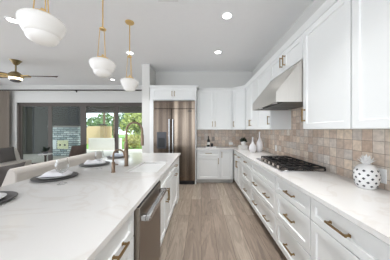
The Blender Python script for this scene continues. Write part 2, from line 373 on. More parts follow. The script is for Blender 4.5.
for k in range(10): m_.box(-.54, -.32, 1.985+k*.029, 2.0+k*.029, ZC-.010, ZC-.002)
m_.build('louvre_slats', M['vent'], vt)

# ------------------------------------------------------------------ cabinets
def Frame(ox, oy, u, nrm):
    u = Vector(u).normalized(); nrm = Vector(nrm).normalized(); o = Vector((ox, oy, 0))
    return lambda a, v, n: o + u*a + nrm*n + Vector((0, 0, v))
def shaker(F, u0, u1, v0, v1, t=.02, st=.058, rec=.012):
    m = MB(); g = .0028; u0 += g; u1 -= g; v0 += g; v1 -= g
    st = min(st, (v1-v0)*.3, (u1-u0)*.3); e = .005
    rect = lambda i, n: [F(u0+i, v0+i, n), F(u1-i, v0+i, n), F(u1-i, v1-i, n), F(u0+i, v1-i, n)]
    rings = [rect(0, .001), rect(0, t-.0015), rect(.0015, t), rect(st, t), rect(st+e, t-rec)]
    vs = sum(rings, []); fs = [(3,2,1,0), tuple(16+i for i in range(4))]
    for k in range(4):
        for i in range(4):
            j = (i+1) % 4; fs.append((4*k+i, 4*k+j, 4*k+4+j, 4*k+4+i))
    m.poly(vs, fs); return m
def pull(F, u, v, ln, orient, n0=.02, w=.011, off=.032):
    m = MB(); h = ln/2
    if orient == 'v':
        m.fbox(F, u-w/2, u+w/2, v-h, v+h, n0+off-w/2, n0+off+w/2)
        for q in (v-h+.012, v+h-.012): m.fbox(F, u-w*.45, u+w*.45, q-w*.45, q+w*.45, n0, n0+off-w/2); m.fbox(F, u-w*.8, u+w*.8, q-w*.8, q+w*.8, n0, n0+.004)
    else:
        m.fbox(F, u-h, u+h, v-w/2, v+w/2, n0+off-w/2, n0+off+w/2)
        for q in (u-h+.012, u+h-.012): m.fbox(F, q-w*.45, q+w*.45, v-w*.45, v+w*.45, n0, n0+off-w/2); m.fbox(F, q-w*.8, q+w*.8, v-w*.8, v+w*.8, n0, n0+.004)
    return m
def cabinet(name, label, F, wd, depth, z0, z1, fronts, toe=False, group=None, body=None):
    t = thing(name, label, 'cabinet', F(wd/2, 0, -depth/2), group)
    m = MB()
    if body: body(m)
    else: m.fbox(F, .0008, wd-.0008, z0, z1, -depth, 0)
    m.build('body', M['cab'], t)
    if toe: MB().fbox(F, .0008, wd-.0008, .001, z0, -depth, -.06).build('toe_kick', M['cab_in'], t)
    for kind, u0, u1, v0, v1, hs in fronts:
        f = shaker(F, u0, u1, v0, v1).build(kind, M['cab'], t)
        for (u, v, ln, o) in hs: pull(F, u, v, ln, o).build('handle', M['pull'], f)
    return t
TOP = .882                                   # underside of the worktop
ZT = (.105, .405, .695, .872)                # drawer splits
# right-hand run: bodies from x=.872 to the wall, fronts facing -x
FR = lambda y: Frame(.872, y, (0,1,0), (-1,0,0))
dpR = XW-.872-.002
def drawers(wd, hu, ln=.16, top=True):
    r = []
    for k in range(3):
        v0, v1 = ZT[k], ZT[k+1]; hs = [] if (k == 2 and not top) else [(u, (v0+v1)/2, ln, 'h') for u in hu]
        r.append(('drawer', .004, wd-.004, v0+.002, v1-.002, hs))
    return r
cabinet('base_cabinet', 'white base cabinet below the pineapple ornament, wide drawer over a door', FR(.775), .59, dpR, .1, TOP,
        [('drawer', .004, .586, ZT[2]+.002, ZT[3]-.002, [(.30, .785, .17, 'h')]), ('door', .004, .586, ZT[0], ZT[2]-.002, [(.06, .56, .16, 'v')])], True, 'base cabinets of the right-hand run')
cabinet('base_cabinet', 'white three-drawer base cabinet just in front of the near edge of the cooktop', FR(1.366), .634, dpR, .1, TOP, drawers(.634, [.3]), True, 'base cabinets of the right-hand run')
cabinet('base_cabinet', 'widest white drawer base cabinet, two pulls per drawer, directly beneath the cooktop', FR(2.001), .98, dpR, .1, TOP, drawers(.98, [.25, .73], top=False), True, 'base cabinets of the right-hand run')
cabinet('base_cabinet', 'white three-drawer base cabinet just past the far edge of the cooktop', FR(2.982), .678, dpR, .1, TOP, drawers(.678, [.339], .14), True, 'base cabinets of the right-hand run')
cabinet('base_cabinet', 'white corner-side base cabinet, two drawers over two doors, beneath the white vases', FR(3.661), .85, dpR, .1, TOP,
        [('drawer', .004, .42, ZT[2]+.002, ZT[3]-.002, [(.21, .785, .14, 'h')]), ('drawer', .424, .83, ZT[2]+.002, ZT[3]-.002, [(.63, .785, .14, 'h')]),
         ('door', .004, .42, ZT[0], ZT[2]-.002, [(.38, .59, .15, 'v')]), ('door', .424, .83, ZT[0], ZT[2]-.002, [(.47, .59, .15, 'v')])], True, 'base cabinets of the right-hand run')
# back run: fronts facing -y
FBk = lambda x: Frame(x, 4.572, (1,0,0), (0,-1,0))
dpB = YB-4.572-.002
cabinet('base_cabinet', 'white base cabinet beside the refrigerator, one drawer over a single door', FBk(-.105), .598, dpB, .1, TOP,
        [('drawer', .004, .594, ZT[2]+.002, ZT[3]-.002, [(.3, .785, .16, 'h')]), ('door', .004, .594, ZT[0], ZT[2]-.002, [(.555, .585, .15, 'v')])], True, 'base cabinets of the back wall')
cabinet('base_cabinet', 'narrow white full-height-door base cabinet at the back wall corner', FBk(.495), .35, dpB, .1, TOP,
        [('door', .004, .31, ZT[0], ZT[3]-.002, [(.045, .75, .15, 'v')])], True, 'base cabinets of the back wall')
# worktop in an L along right and back walls
wt = MB().prism([(.828, .1, TOP+.001), (XW-.009, .1, TOP+.001), (XW-.009, YB-.009, TOP+.001), (-.118, YB-.009, TOP+.001), (-.118, 4.525, TOP+.001), (.828, 4.525, TOP+.001)], (0, 0, .031), .003)
tag(wt.build('worktop', M['quartz'], origin=(1.1, 2.5, TOP)), 'white quartz L-shaped worktop along the right wall and back corner', 'worktop')

# upper cabinets
ZU, ZUT, XU = 1.398, 2.475, 1.15            # bottom, top, body face (door face at 1.13)
FU = lambda y: Frame(XU, y, (0,1,0), (-1,0,0)); dpU = XW-XU-.002
GU = 'wall cabinets of the right wall'
def upper(label, y0, y1, fronts, z0=ZU, group=GU): return cabinet('wall_cabinet', label, FU(y0), y1-y0-.0015, dpU, z0, ZUT, fronts, False, group)
upper('white wall cabinet at the right picture edge, above the white pineapple', .62, 1.32, [('door', .003, .695, ZU, ZUT-.012, [(.05, 1.55, .14, 'v')])])
upper('tall white single-door wall cabinet on the near side of the range hood', 1.32, 1.945, [('door', .003, .62, ZU, ZUT-.012, [(.585, 1.55, .14, 'v')])])
upper('short white two-door wall cabinet directly above the steel range hood', 1.945, 2.845, [('door', .003, .448, 2.185, ZUT-.012, [(.408, 2.325, .14, 'v')]), ('door', .451, .896, 2.185, ZUT-.012, [(.492, 2.325, .14, 'v')])], 2.18)
upper('white wall cabinet with one door on the far side of the range hood', 2.845, 3.52, [('door', .003, .67, ZU, ZUT-.012, [(.05, 1.55, .14, 'v')])])
upper('white two-door wall cabinet above the white vases', 3.52, 4.445, [('door', .003, .46, ZU, ZUT-.012, [(.425, 1.55, .14, 'v')]), ('door', .463, .92, ZU, ZUT-.012, [(.5, 1.55, .14, 'v')])])
# diagonal corner cabinet
A_, B_ = Vector((.862, 4.75)), Vector((XU, 4.448))
dl = (B_-A_); FD = Frame(A_.x, A_.y, (dl.x, dl.y, 0), (-abs(dl.y), -abs(dl.x), 0))
cabinet('wall_cabinet', 'white angled corner wall cabinet above the small potted plant', FD, dl.length, .3, ZU, ZUT,
        [('door', .02, dl.length-.022, ZU, ZUT-.012, [(.055, 1.55, .14, 'v')])], False, 'wall cabinets of the corner',
        body=lambda m: m.prism([(A_.x, A_.y, ZU), (B_.x, B_.y, ZU), (XW-.002, B_.y, ZU), (XW-.002, YB-.002, ZU), (A_.x, YB-.002, ZU)], (0, 0, ZUT-ZU)))
FUb = Frame(-.108, 4.75, (1,0,0), (0,-1,0))
cabinet('wall_cabinet', 'white two-door wall cabinet beside the refrigerator', FUb, .968, YB-4.75-.002, ZU, ZUT,
        [('door', .003, .45, ZU, ZUT-.012, [(.415, 1.55, .14, 'v')]), ('door', .453, .94, ZU, ZUT-.012, [(.49, 1.55, .14, 'v')])])
# cabinet over the refrigerator and its side panels
FF = Frame(-1.31, 4.49, (1,0,0), (0,-1,0))
cabinet('wall_cabinet', 'short wide white two-door cabinet above the refrigerator', FF, 1.196, YB-4.49-.002, 2.15, ZUT,
        [('door', .06, .60, 2.175, ZUT-.02, [(.57, 2.315, .13, 'v')]), ('door', .602, 1.15, 2.175, ZUT-.02, [(.635, 2.315, .13, 'v')])])
tag(MB().box(-.148, -.122, 4.47, YB-.002, .001, 2.149).build('cover_panel', M['cab'], origin=(-.135, 4.7, 0)), 'tall white panel between the refrigerator and the back cabinets', 'panel')
tag(MB().box(-1.312, -1.217, 4.47, 4.52, .001, 2.149).build('filler_panel', M['cab'], origin=(-1.26, 4.5, 0)), 'narrow tall white strip between the wall end and the refrigerator', 'panel')
# crown mouldings
def crown(name, label, path, inset, z):
    m = MB(); prof = [(0, 0), (.012, 0), (.018, .012), (.045, .038), (.05, .05), (0, .05)]
    pts = [Vector(p) for p in path]; rings = []
    for i, p in enumerate(pts):
        d0 = (pts[i]-pts[i-1]).normalized() if i else None; d1 = (pts[i+1]-pts[i]).normalized() if i < len(pts)-1 else None
        d0 = d0 or d1; d1 = d1 or d0
        n0 = Vector((-d0.y, d0.x)); n1 = Vector((-d1.y, d1.x)); nn = (n0+n1).normalized(); nn = nn/max(.3, nn.dot(n0))
        rings.append([m.bm.verts.new((p.x+nn.x*a*inset, p.y+nn.y*a*inset, z+h)) for a, h in prof])
    k = len(prof)
    for a, c in zip(rings, rings[1:]):
        for i in range(k): m.bm.faces.new((a[i], a[(i+1)%k], c[(i+1)%k], c[i]))
    m.bm.faces.new(rings[0][::-1]); m.bm.faces.new(rings[-1])
    tag(m.build(name, M['cab'], origin=(pts[0].x, pts[0].y, z)), label, 'moulding')
crown('crown_moulding', 'white crown moulding along the top of the right-wall and back-wall cabinets', [(XU, .62), (XU, 4.448), (.862, 4.75), (-.058, 4.75)], 1, ZUT+.001)
crown('crown_moulding', 'white crown moulding above the refrigerator cabinet', [(-.113, YB-.01), (-.113, 4.49), (-1.31, 4.49)], 1, ZUT+.001)

# ------------------------------------------------------------------ refrigerator
FY = 4.44
fr = thing('refrigerator', 'wide built-in stainless side-by-side refrigerator with an ice dispenser', 'refrigerator', (-.68, 4.75, 0))
x0, xs, x1 = -1.21, -.752, -.152
MB().box(x0+.004, x1-.004, FY+.06, YB-.01, .001, 2.13).build('body', M['steel_fridge'], fr)
MB().box(x0, x1, FY+.012, FY+.06, 1.935, 2.13, .004).build('grille_panel', M['steel_fridge'], fr)
MB().box(x0+.01, x1-.01, FY+.04, FY+.058, .002, .09).build('toe_grille', M['black'], fr)
for nm, a, c, hx in (('freezer', x0, xs-.003, xs-.045), ('fridge', xs+.003, x1, xs+.045)):
    dr = MB().box(a, c, FY, FY+.058, .1, 1.925, .006).build('door', M['steel_fridge'], fr)
    MB().tube([(hx, FY-.055, .62), (hx, FY-.055, 1.66)], .014, 12).tube([(hx, FY, .68), (hx, FY-.055, .68)], .009, 8).tube([(hx, FY, 1.6), (hx, FY-.055, 1.6)], .009, 8).build('handle', M['chrome'], dr)
    if nm == 'freezer':
        dsp = MB().box(-1.12, -.88, FY-.008, FY-.0005, .92, 1.34, .002).build('dispenser', M['disp'], dr); MB().box(-1.085, -.915, FY-.0095, FY-.0082, .95, 1.19).build('recess', M['black'], dsp)
    else:
        MB().box(-.335, -.235, FY-.004, FY-.0005, 1.86, 1.882).build('badge', M['black'], dr)

# ------------------------------------------------------------------ range hood
hd = thing('range_hood', 'large stainless steel range hood with a sloping front above the cooktop', 'hood', (1.2, 2.395, 1.7))
hy0, hy1 = 1.95, 2.84
xf = .835
m_ = MB()
outer = [(XW-.01, 1.705), (xf, 1.705), (xf, 1.815), (1.128, 2.176), (XW-.01, 2.176)]
m_.prism([(x, hy0, z) for x, z in outer[1:3]+[(1.128, 2.176), (1.128+.02, 2.176), (xf+.02, 1.815), (xf+.02, 1.705)]], (0, hy1-hy0, 0))
for y in (hy0, hy1-.012): m_.prism([(XW-.01, y, 1.705), (xf+.021, y, 1.705), (xf+.021, y, 1.815), (1.149, y, 2.176), (XW-.01, y, 2.176)], (0, .012, 0))
m_.build('canopy', M['steel'], hd)
MB().box(xf+.022, XW-.012, hy0+.013, hy1-.013, 1.725, 1.735).build('underside', M['filter'], hd)
m_ = MB()
for k in range(3):
    m_.box(xf+.12, XW-.1, hy0+.04+k*.275, hy0+.30+k*.275, 1.712, 1.724)
m_.build('grease_filters', M['filter'], hd)
for k in range(2): MB().lathe((xf+.07, hy0+.2+k*.5, 1.712), [(0, 0), (.03, 0), (.03, .012), (0, .012)], 16, False).build('lamp', M['outlet'], hd)

# ------------------------------------------------------------------ cooktop
ZW = TOP+.032
ct = thing('cooktop', 'stainless gas cooktop with black cast-iron grates set on the worktop', 'cooktop', (1.16, 2.43, ZW))
cy0, cy1 = 1.985, 2.9
MB().box(.905, 1.425, cy0, cy1, ZW+.0005, ZW+.012, .004).build('tray', M['chrome'], ct)
gx0, gx1 = 1.0, 1.415
for k in range(3):
    a = cy0+.01+k*.3; c = a+.293; m_ = MB(); z = ZW+.052; r = .007
    for q in (a, (a+c)/2, c-.0): m_.box(gx0, gx1, q-r, q+r, z-.016, z)
    for q in (gx0, gx0+(gx1-gx0)*.28, (gx0+gx1)/2, gx0+(gx1-gx0)*.72, gx1): m_.box(q-r, q+r, a, c, z-.016, z)
    for q in (gx0, gx1):
        for s in (a, c): m_.box(q-r, q+r, s-r, s+r, ZW+.0125, z-.016)
    m_.build('grate', M['iron'], ct)
for (bx, by, br) in ((1.10, 2.14, .04), (1.31, 2.14, .05), (1.2, 2.44, .065), (1.10, 2.74, .05), (1.31, 2.74, .04)):
    MB().lathe((bx, by, ZW+.0125), [(0, .02), (br*.8, .018), (br, .012), (br, 0), (br*1.25, 0), (br*1.25, -.0), (0, 0)], 20).build('burner', M['iron'], ct)
for k in range(5):
    MB().lathe((.953, 2.16+k*.14, ZW+.0125), [(.02, 0), (.02, .012), (.016, .028), (0, .029)], 16).build('knob', M['steel_dark'], ct)

# ------------------------------------------------------------------ island
IX0, IX1, IY0, IY1 = -1.675, -.42, .2, 3.63
FI = lambda y: Frame(-.462, y, (0,1,0), (1,0,0)); dpI = .58
GI = 'cabinets of the island'
def icab(label, y0, y1, fr_): return cabinet('island_cabinet', label, FI(y0), y1-y0-.001, dpI, .1, TOP, fr_, True, GI)
w_ = .54
icab('white island cabinet at the near end, drawer over a door, mostly below the picture', .27, .62, [('drawer', .004, .345, ZT[2]+.002, ZT[3]-.002, [(.17, .785, .13, 'h')]), ('door', .004, .345, ZT[0], ZT[2]-.002, [])])
icab('white island cabinet with a shaker drawer on the near side of the dishwasher', .621, 1.16, [('drawer', .004, w_-.006, ZT[2]+.002, ZT[3]-.002, [(.31, .75, .13, 'h')]), ('drawer', .004, w_-.006, ZT[1]+.002, ZT[2]-.002, [(.29, .55, .13, 'h')]), ('drawer', .004, w_-.006, ZT[0]+.002, ZT[1]-.002, [(.29, .255, .13, 'h')])])
icab('white two-door island cabinet beneath the sink', 1.785, 2.68, [('drawer', .004, .888, ZT[2]+.002, ZT[3]-.002, []), ('door', .004, .445, ZT[0], ZT[2]-.002, [(.41, .56, .16, 'v')]), ('door', .448, .888, ZT[0], ZT[2]-.002, [(.485, .56, .16, 'v')])])
icab('white island cabinet with two drawers at the end nearest the refrigerator', 2.681, 3.29, [('drawer', .004, .604, ZT[2]+.002, ZT[3]-.002, [(.31, .785, .14, 'h')]), ('door', .004, .604, ZT[0], ZT[2]-.002, [(.31, .63, .14, 'h')])])
tag(MB().box(-1.30, -.45, 3.292, 3.60, .001, TOP).build('end_panel', M['cab'], origin=(-.9, 3.4, 0)), 'white finished end of the island facing the refrigerator', 'panel')
tag(MB().box(-1.30, -1.045, .27, 3.29, .001, TOP).build('seating_side_panel', M['cab'], origin=(-1.2, 1.8, 0)), 'white panelled seating side of the island, under the overhang', 'panel')
# island worktop with the sink cut-out
sx0, sx1, sy0, sy1 = -.865, -.50, 1.975, 2.645
m_ = MB(); X = [IX0, sx0, sx1, IX1]; Y = [IY0, sy0, sy1, IY1]
V = {}
for zi, z in enumerate((TOP+.001, ZW)):
    for i in range(4):
        for j in range(4): V[i, j, zi] = m_.bm.verts.new((X[i], Y[j], z))
for i in range(3):
    for j in range(3):
        if (i, j) == (1, 1): continue
        for zi in (0, 1): m_.bm.faces.new([V[i,j,zi], V[i+1,j,zi], V[i+1,j+1,zi], V[i,j+1,zi]])
def side(a, c): m_.bm.faces.new([V[a+(0,)], V[c+(0,)], V[c+(1,)], V[a+(1,)]])
for k in range(3): side((k,0),(k+1,0)); side((k,3),(k+1,3)); side((0,k),(0,k+1)); side((3,k),(3,k+1))
side((1,1),(2,1)); side((1,2),(2,2)); side((1,1),(1,2)); side((2,1),(2,2))
tag(m_.build('island_worktop', M['quartz'], origin=(-1.05, 1.9, TOP)), 'long white quartz island worktop with a faint vein pattern', 'worktop')
sk = thing('sink', 'white rectangular undermount sink in the island worktop', 'sink', (-.68, 2.31, .66))
e = .004; m_ = MB(); zt = TOP-.0015; zb = .66
o_ = [(sx0-.02, sy0-.02), (sx1+.012, sy0-.02), (sx1+.012, sy1+.02), (sx0-.02, sy1+.02)]
i_ = [(sx0-e, sy0-e), (sx1+e, sy0-e), (sx1+e, sy1+e), (sx0-e, sy1+e)]
q_ = [(sx0+.02, sy0+.02), (sx1-.02, sy0+.02), (sx1-.02, sy1-.02), (sx0+.02, sy1-.02)]
vs = [(x, y, zt) for x, y in o_]+[(x, y, zt) for x, y in i_]+[(x, y, zb+.01) for x, y in q_]+[(x, y, zb) for x, y in o_]
fs = [(8,9,10,11), (12,15,14,13)]
for k in range(4):
    j = (k+1) % 4; fs += [(k, j, 4+j, 4+k), (4+k, 4+j, 8+j, 8+k), (k, 12+k, 12+j, j)]
m_.poly(vs, fs); m_.build('basin', M['sink'], sk)
MB().lathe((-.68, 2.31, zb+.0105), [(0, .001), (.03, .001), (.045, .004), (.045, 0)], 20).build('drain', M['chrome'], sk)
# dishwasher
dw = thing('dishwasher', 'stainless steel dishwasher in the island with a thick bar handle', 'dishwasher', (-.75, 1.47, 0))
MB().box(-1.03, -.455, 1.168, 1.777, .1, TOP-.002).build('body', M['steel_dark'], dw)
dd = MB().box(-.452, -.41, 1.168, 1.777, .11, .868, .004).build('door', M['steel_dark'], dw)
MB().box(-.46, -.415, 1.172, 1.773, .869, .879).build('control_strip', M['black'], dd)
MB().box(-.385, -.345, 1.185, 1.76, .768, .812, .008).box(-.41, -.37, 1.185, 1.225, .77, .81, .004).box(-.41, -.37, 1.72, 1.76, .77, .81, .004).build('handle', M['chrome'], dd)
MB().box(-1.03, -.53, 1.17, 1.775, .001, .099).build('toe_kick', M['black'], dw)

# faucets
fa = thing('kitchen_faucet', 'tall bronze gooseneck pull-down faucet at the sink', 'faucet', (-.985, 2.31, ZW))
bx, by = -.985, 2.31
MB().lathe((bx, by, ZW+.0005), [(0, 0), (.03, 0), (.03, .006), (.024, .01), (.024, .30), (.017, .315), (0, .318)], 20).build('base', M['faucet'], fa)
arc = [(bx, by, ZW+.31), (bx, by, ZW+.44)]
for k in range(1, 13):
    a = math.pi*(1-k/12); arc.append((bx+.105+.105*math.cos(a), by, ZW+.46+.115*math.sin(a)))
arc += [(bx+.21, by, ZW+.42)]
MB().tube(arc, .0135, 12).build('spout', M['faucet'], fa)
MB().tube([(bx+.21, by, ZW+.42), (bx+.21, by, ZW+.40), (bx+.21, by, ZW+.27)], [.016, .02, .021], 12).build('spray_head', M['faucet'], fa)
MB().tube([(bx, by-.02, ZW+.20), (bx, by-.055, ZW+.205)], .012, 10).tube([(bx, by-.05, ZW+.2), (bx+.02, by-.06, ZW+.26), (bx+.035, by-.066, ZW+.31)], [.007, .006, .005], 8).build('lever', M['faucet'], fa)
wf = thing('water_faucet', 'small bronze hooked drinking-water faucet on the near side of the sink', 'faucet', (-.985, 1.965, ZW))
bx, by = -.985, 1.965
MB().lathe((bx, by, ZW+.0005), [(0, 0), (.024, 0), (.024, .006), (.019, .01), (.019, .11), (.012, .12), (0, .121)], 18).build('base', M['faucet'], wf)
arc = [(bx, by, ZW+.11), (bx, by, ZW+.19)]
for k in range(1, 11):
    a = math.pi*(1-k/10); arc.append((bx+.062+.062*math.cos(a), by, ZW+.195+.06*math.sin(a)))
arc += [(bx+.124, by, ZW+.165)]
MB().tube(arc, .0095, 10).build('spout', M['faucet'], wf)
MB().tube([(bx+.015, by, ZW+.085), (bx+.055, by, ZW+.088)], .007, 8).build('lever', M['faucet'], wf)

# place settings
def napkin(cx, cy, z, rot, w, d, seed):
    m = MB(); rnd = random.Random(seed); n = 12; lay = []
    for side_ in (0, 1):
        g = []
        for i in range(n+1):
            row = []
            for j in range(n+1):
                u, v = i/n-.5, j/n-.5
                p = noise.noise(Vector((u*3+seed, v*3, 0)))
                edge = min(1, 8*(.5-abs(u)))*min(1, 8*(.5-abs(v)))
                h = (.028+.02*p+.011*math.sin(u*11+seed))*max(.12, edge) if side_ else .001
                x = u*w*(1+.12*noise.noise(Vector((v*2, seed, 1)))); y = v*d*(1+.15*noise.noise(Vector((u*2, seed, 5))))
                row.append(m.bm.verts.new((cx+x*math.cos(rot)-y*math.sin(rot), cy+x*math.sin(rot)+y*math.cos(rot), z+h)))
            g.append(row)
        lay.append(g)
        for i in range(n):
            for j in range(n):
                f = m.bm.faces.new((g[i][j], g[i+1][j], g[i+1][j+1], g[i][j+1])); f.smooth = True
    a, c = lay
    for k in range(n):
        for (p, q) in (((k,0),(k+1,0)), ((k,n),(k+1,n)), ((0,k),(0,k+1)), ((n,k),(n,k+1))):
            m.bm.faces.new((a[p[0]][p[1]], a[q[0]][q[1]], c[q[0]][q[1]], c[p[0]][p[1]]))
    return m
def glassware(x, y, label):
    t = thing('wine_glass', label, 'glass', (x, y, ZW+.0005), 'wine glasses on the island')
    MB().lathe((x, y, ZW+.0005), [(.0, .0), (.036, 0), (.036, .002), (.012, .006), (.004, .012), (.0035, .09), (.008, .097), (0, .098)], 24).build('stem', M['wineglass'], t)
    MB().lathe((x, y, ZW+.0005), [(.0, .098), (.02, .102), (.04, .12), (.05, .145), (.051, .165), (.044, .2), (.038, .222), (.0365, .222), (.0425, .2), (.0495, .165), (.0485, .146), (.039, .122), (.019, .104), (0, .1)], 28).build('bowl', M['wineglass'], t)
sets = [(1.13, 'nearest, cut by the left picture edge', 0), (1.75, 'with the large wine glass, second from the left edge', 1), (2.40, 'beyond the first wine glass, third from the left edge', 2), (3.07, 'behind the tall faucet', 3)]
for y, wh, k in sets:
    x = -1.45
    t = tag(MB().lathe((x, y, ZW+.0005), [(0, 0), (.155, 0), (.185, .012), (.187, .016), (.183, .018), (.15, .0085), (0, .008)], 40).build('charger_plate', M['charger'], origin=(x, y, ZW)), 'round charcoal charger plate on the island, ' + ['nearest, cut off by the picture edge', 'behind the nearer wine glass', 'beside the farther wine glass', 'farthest, behind the faucets'][k], 'plate', 'charger plates on the island')
    tag(MB().lathe((x, y, ZW+.0092), [(0, 0), (.085, 0), (.13, .013), (.132, .016), (.128, .0165), (.084, .005), (0, .004)], 40).build('dinner_plate', M['plate'], origin=(x, y, ZW+.009)), 'round white dinner plate ' + ['on the nearest charger, cut off by the picture edge', 'under the napkin beside the larger-looking wine glass', 'on the third charger from the near end', 'on the farthest charger behind the faucets'][k], 'plate', 'dinner plates on the island')
    if k:
        tag(napkin(x-.01, y+.01, ZW+.0262, .25*k, .24, .16, k*3.1).build('napkin', M['napkin'] if k < 3 else M['napkin_blue'], origin=(x, y, ZW+.026)), [None, 'folded white linen napkin behind the nearer wine glass', 'folded white linen napkin beside the farther wine glass', 'folded pale blue-grey napkin behind the faucets'][k], 'napkin', 'napkins on the island')
glassware(-1.225, 1.545, 'clear wine glass standing nearer, before the charcoal plate and white napkin')
glassware(-1.255, 2.16, 'clear wine glass standing farther off, beside the small faucet')

# ------------------------------------------------------------------ things on the worktop
pa = thing('pineapple_ornament', 'white ceramic pineapple ornament with dark diamond dimples, near the tiled wall', 'ornament', (1.355, 1.44, ZW))
px, py = 1.36, 1.44
prof = [(0, 0), (.05, 0), (.064, .012), (.079, .05), (.084, .09), (.082, .13), (.07, .165), (.048, .187), (.03, .195), (0, .196)]
MB().lathe((px, py, ZW+.0005), prof, 32).build('body', M['ceramic'], pa)
def rad(z):
    for (r0, z0), (r1, z1) in zip(prof[1:], prof[2:]):
        if z0 <= z <= z1: return r0+(r1-r0)*(z-z0)/(z1-z0), (r1-r0)/(z1-z0)
m_ = MB()
for i, z in enumerate((.03, .06, .09, .12, .15)):
    r, s = rad(z); n_ = 10
    for k in range(n_):
        a = 2*math.pi*(k+.5*(i % 2))/n_
        rd = Vector((math.cos(a), math.sin(a), 0)); tg = Vector((-math.sin(a), math.cos(a), 0)); upv = Vector((rd.x*s, rd.y*s, 1)).normalized()
        nr = (rd - Vector((0, 0, s))).normalized()
        c = Vector((px, py, ZW+.0005+z))+rd*r+nr*.0012; hw, hh = .0115, .0105
        m_.poly([c+tg*hw, c+upv*hh, c-tg*hw, c-upv*hh, c-nr*.004], ((0,1,2,3), (0,4,1), (1,4,2), (2,4,3), (3,4,0)))
m_.build('dimples', M['hole'], pa)
m_ = MB()
for ring, (n_, ln, out) in enumerate(((9, .045, .044), (9, .062, .034), (7, .078, .018), (4, .088, .006))):
    for k in range(n_):
        a = 2*math.pi*(k+.5*ring)/n_; d = Vector((math.cos(a), math.sin(a), 0)); tg = Vector((-d.y, d.x, 0)); o = Vector((px, py, ZW+.192))+d*.012
        p1 = o+d*out*.55+Vector((0, 0, ln*.5)); p2 = o+d*out*1.15+Vector((0, 0, ln))
        th = d*.005
        m_.poly([o+tg*.008, o-tg*.008, p1+tg*.013, p1-tg*.013, p2, o+tg*.008-th, o-tg*.008-th, p1+tg*.013-th, p1-tg*.013-th], ((0,2,3,1), (2,4,3), (5,6,8,7), (7,8,4), (0,5,7,2), (2,7,4), (1,3,8,6), (3,4,8)))
m_.build('leaf_crown', M['ceramic'], pa)

tag(MB().lathe((1.272, 3.80, ZW+.0005), [(0, 0), (.042, 0), (.05, .01), (.064, .10), (.067, .16), (.058, .21), (.03, .27), (.017, .31), (.014, .38), (.017, .44), (.013, .442), (.01, .38), (0, .36)], 28).build('vase', M['vase'], origin=(1.272, 3.8, ZW)), 'taller slim white bottle-shaped vase in the worktop corner', 'vase', 'white bottle vases')
tag(MB().lathe((1.108, 3.755, ZW+.0005), [(0, 0), (.045, 0), (.055, .008), (.074, .06), (.076, .09), (.066, .14), (.03, .19), (.016, .225), (.014, .29), (.017, .325), (.013, .327), (.01, .28), (0, .26)], 28).build('vase', M['vase'], origin=(1.108, 3.755, ZW)), 'shorter round-bellied white vase with a narrow neck', 'vase', 'white bottle vases')
for k, (dx, h0, h1, lb) in enumerate(((0, .0005, .048, 'lower white book of the pair beneath the potted plant'), (.008, .0495, .09, 'upper white book of the pair, the potted plant stands on it'))):
    bk = thing('book', lb, 'book', (1.05+dx, 4.45, ZW+h0), 'books under the plant')
    MB().box(.945+dx, 1.165+dx, 4.39, 4.55, ZW+h0, ZW+h0+.004).box(.945+dx, 1.165+dx, 4.39, 4.55, ZW+h1-.004, ZW+h1).box(.945+dx, 1.165+dx, 4.39, 4.395, ZW+h0+.004, ZW+h1-.004).build('cover', M['book'], bk)
    MB().box(.95+dx, 1.16+dx, 4.396, 4.546, ZW+h0+.0045, ZW+h1-.0045).build('pages', M['pages'], bk)
pt = thing('potted_plant', 'small dark leafy plant in a round white pot on two white books', 'plant', (1.085, 4.47, ZW+.0905))
MB().lathe((1.085, 4.47, ZW+.0905), [(0, 0), (.045, 0), (.062, .03), (.064, .06), (.052, .098), (.047, .098), (.05, .08), (0, .08)], 24).build('pot', M['ceramic'], pt)
def leafball(o, n_, rad_, ln, wd, seed, upb=.4):
    m = MB(); rn = random.Random(seed); o = Vector(o)
    for _ in range(n_):
        d = Vector((rn.gauss(0, 1), rn.gauss(0, 1), abs(rn.gauss(0, 1))+upb)).normalized()
        t = d.orthogonal().normalized(); t = Matrix.Rotation(rn.uniform(0, 6.28), 3, d) @ t; nb = d.cross(t)
        c = o+d*rad_*rn.uniform(.05, .4); e_ = c+d*ln*rn.uniform(.7, 1.1)
        md = (c+e_)/2
        m.poly([c, md+t*wd+nb*wd*.3, e_, md-t*wd+nb*wd*.3], ((0,1,2), (0,2,3)))
    return m
leafball((1.085, 4.47, ZW+.18), 80, .05, .105, .022, 3, .1).build('leaves', M['leaf_dark'], pt)
ty = thing('serving_tray', 'small pale tray at the back wall under the wine bottle', 'tray', (.27, 4.83, ZW))
MB().box(.13, .415, 4.74, 4.93, ZW+.0005, ZW+.008, .002).build('base', M['ceramic'], ty)
MB().box(.13, .415, 4.74, 4.748, ZW+.008, ZW+.022).box(.13, .415, 4.922, 4.93, ZW+.008, ZW+.022).box(.13, .138, 4.748, 4.922, ZW+.008, ZW+.022).box(.407, .415, 4.748, 4.922, ZW+.008, ZW+.022).build('rim', M['ceramic'], ty)
wb_ = thing('wine_bottle', 'dark wine bottle with a white label on the small tray', 'bottle', (.205, 4.83, ZW+.0085))
MB().lathe((.205, 4.83, ZW+.0085), [(0, 0), (.037, 0), (.038, .01), (.038, .17), (.03, .2), (.0145, .225), (.014, .29), (.0155, .292), (.0155, .3), (0, .301)], 20).build('glass', M['bottle'], wb_)
MB().lathe((.205, 4.83, ZW+.0085), [(.0384, .06), (.0388, .06), (.0388, .135), (.0384, .135)], 20).build('paper_label', M['label'], wb_)
tag(MB().lathe((.30, 4.83, ZW+.0085), [(0, 0), (.036, 0), (.038, .006), (.038, .085), (.034, .09), (.034, .1), (0, .102)], 20).build('jar', M['black'], origin=(.3, 4.83, ZW+.009)), 'short black jar beside the wine bottle on the tray', 'jar')
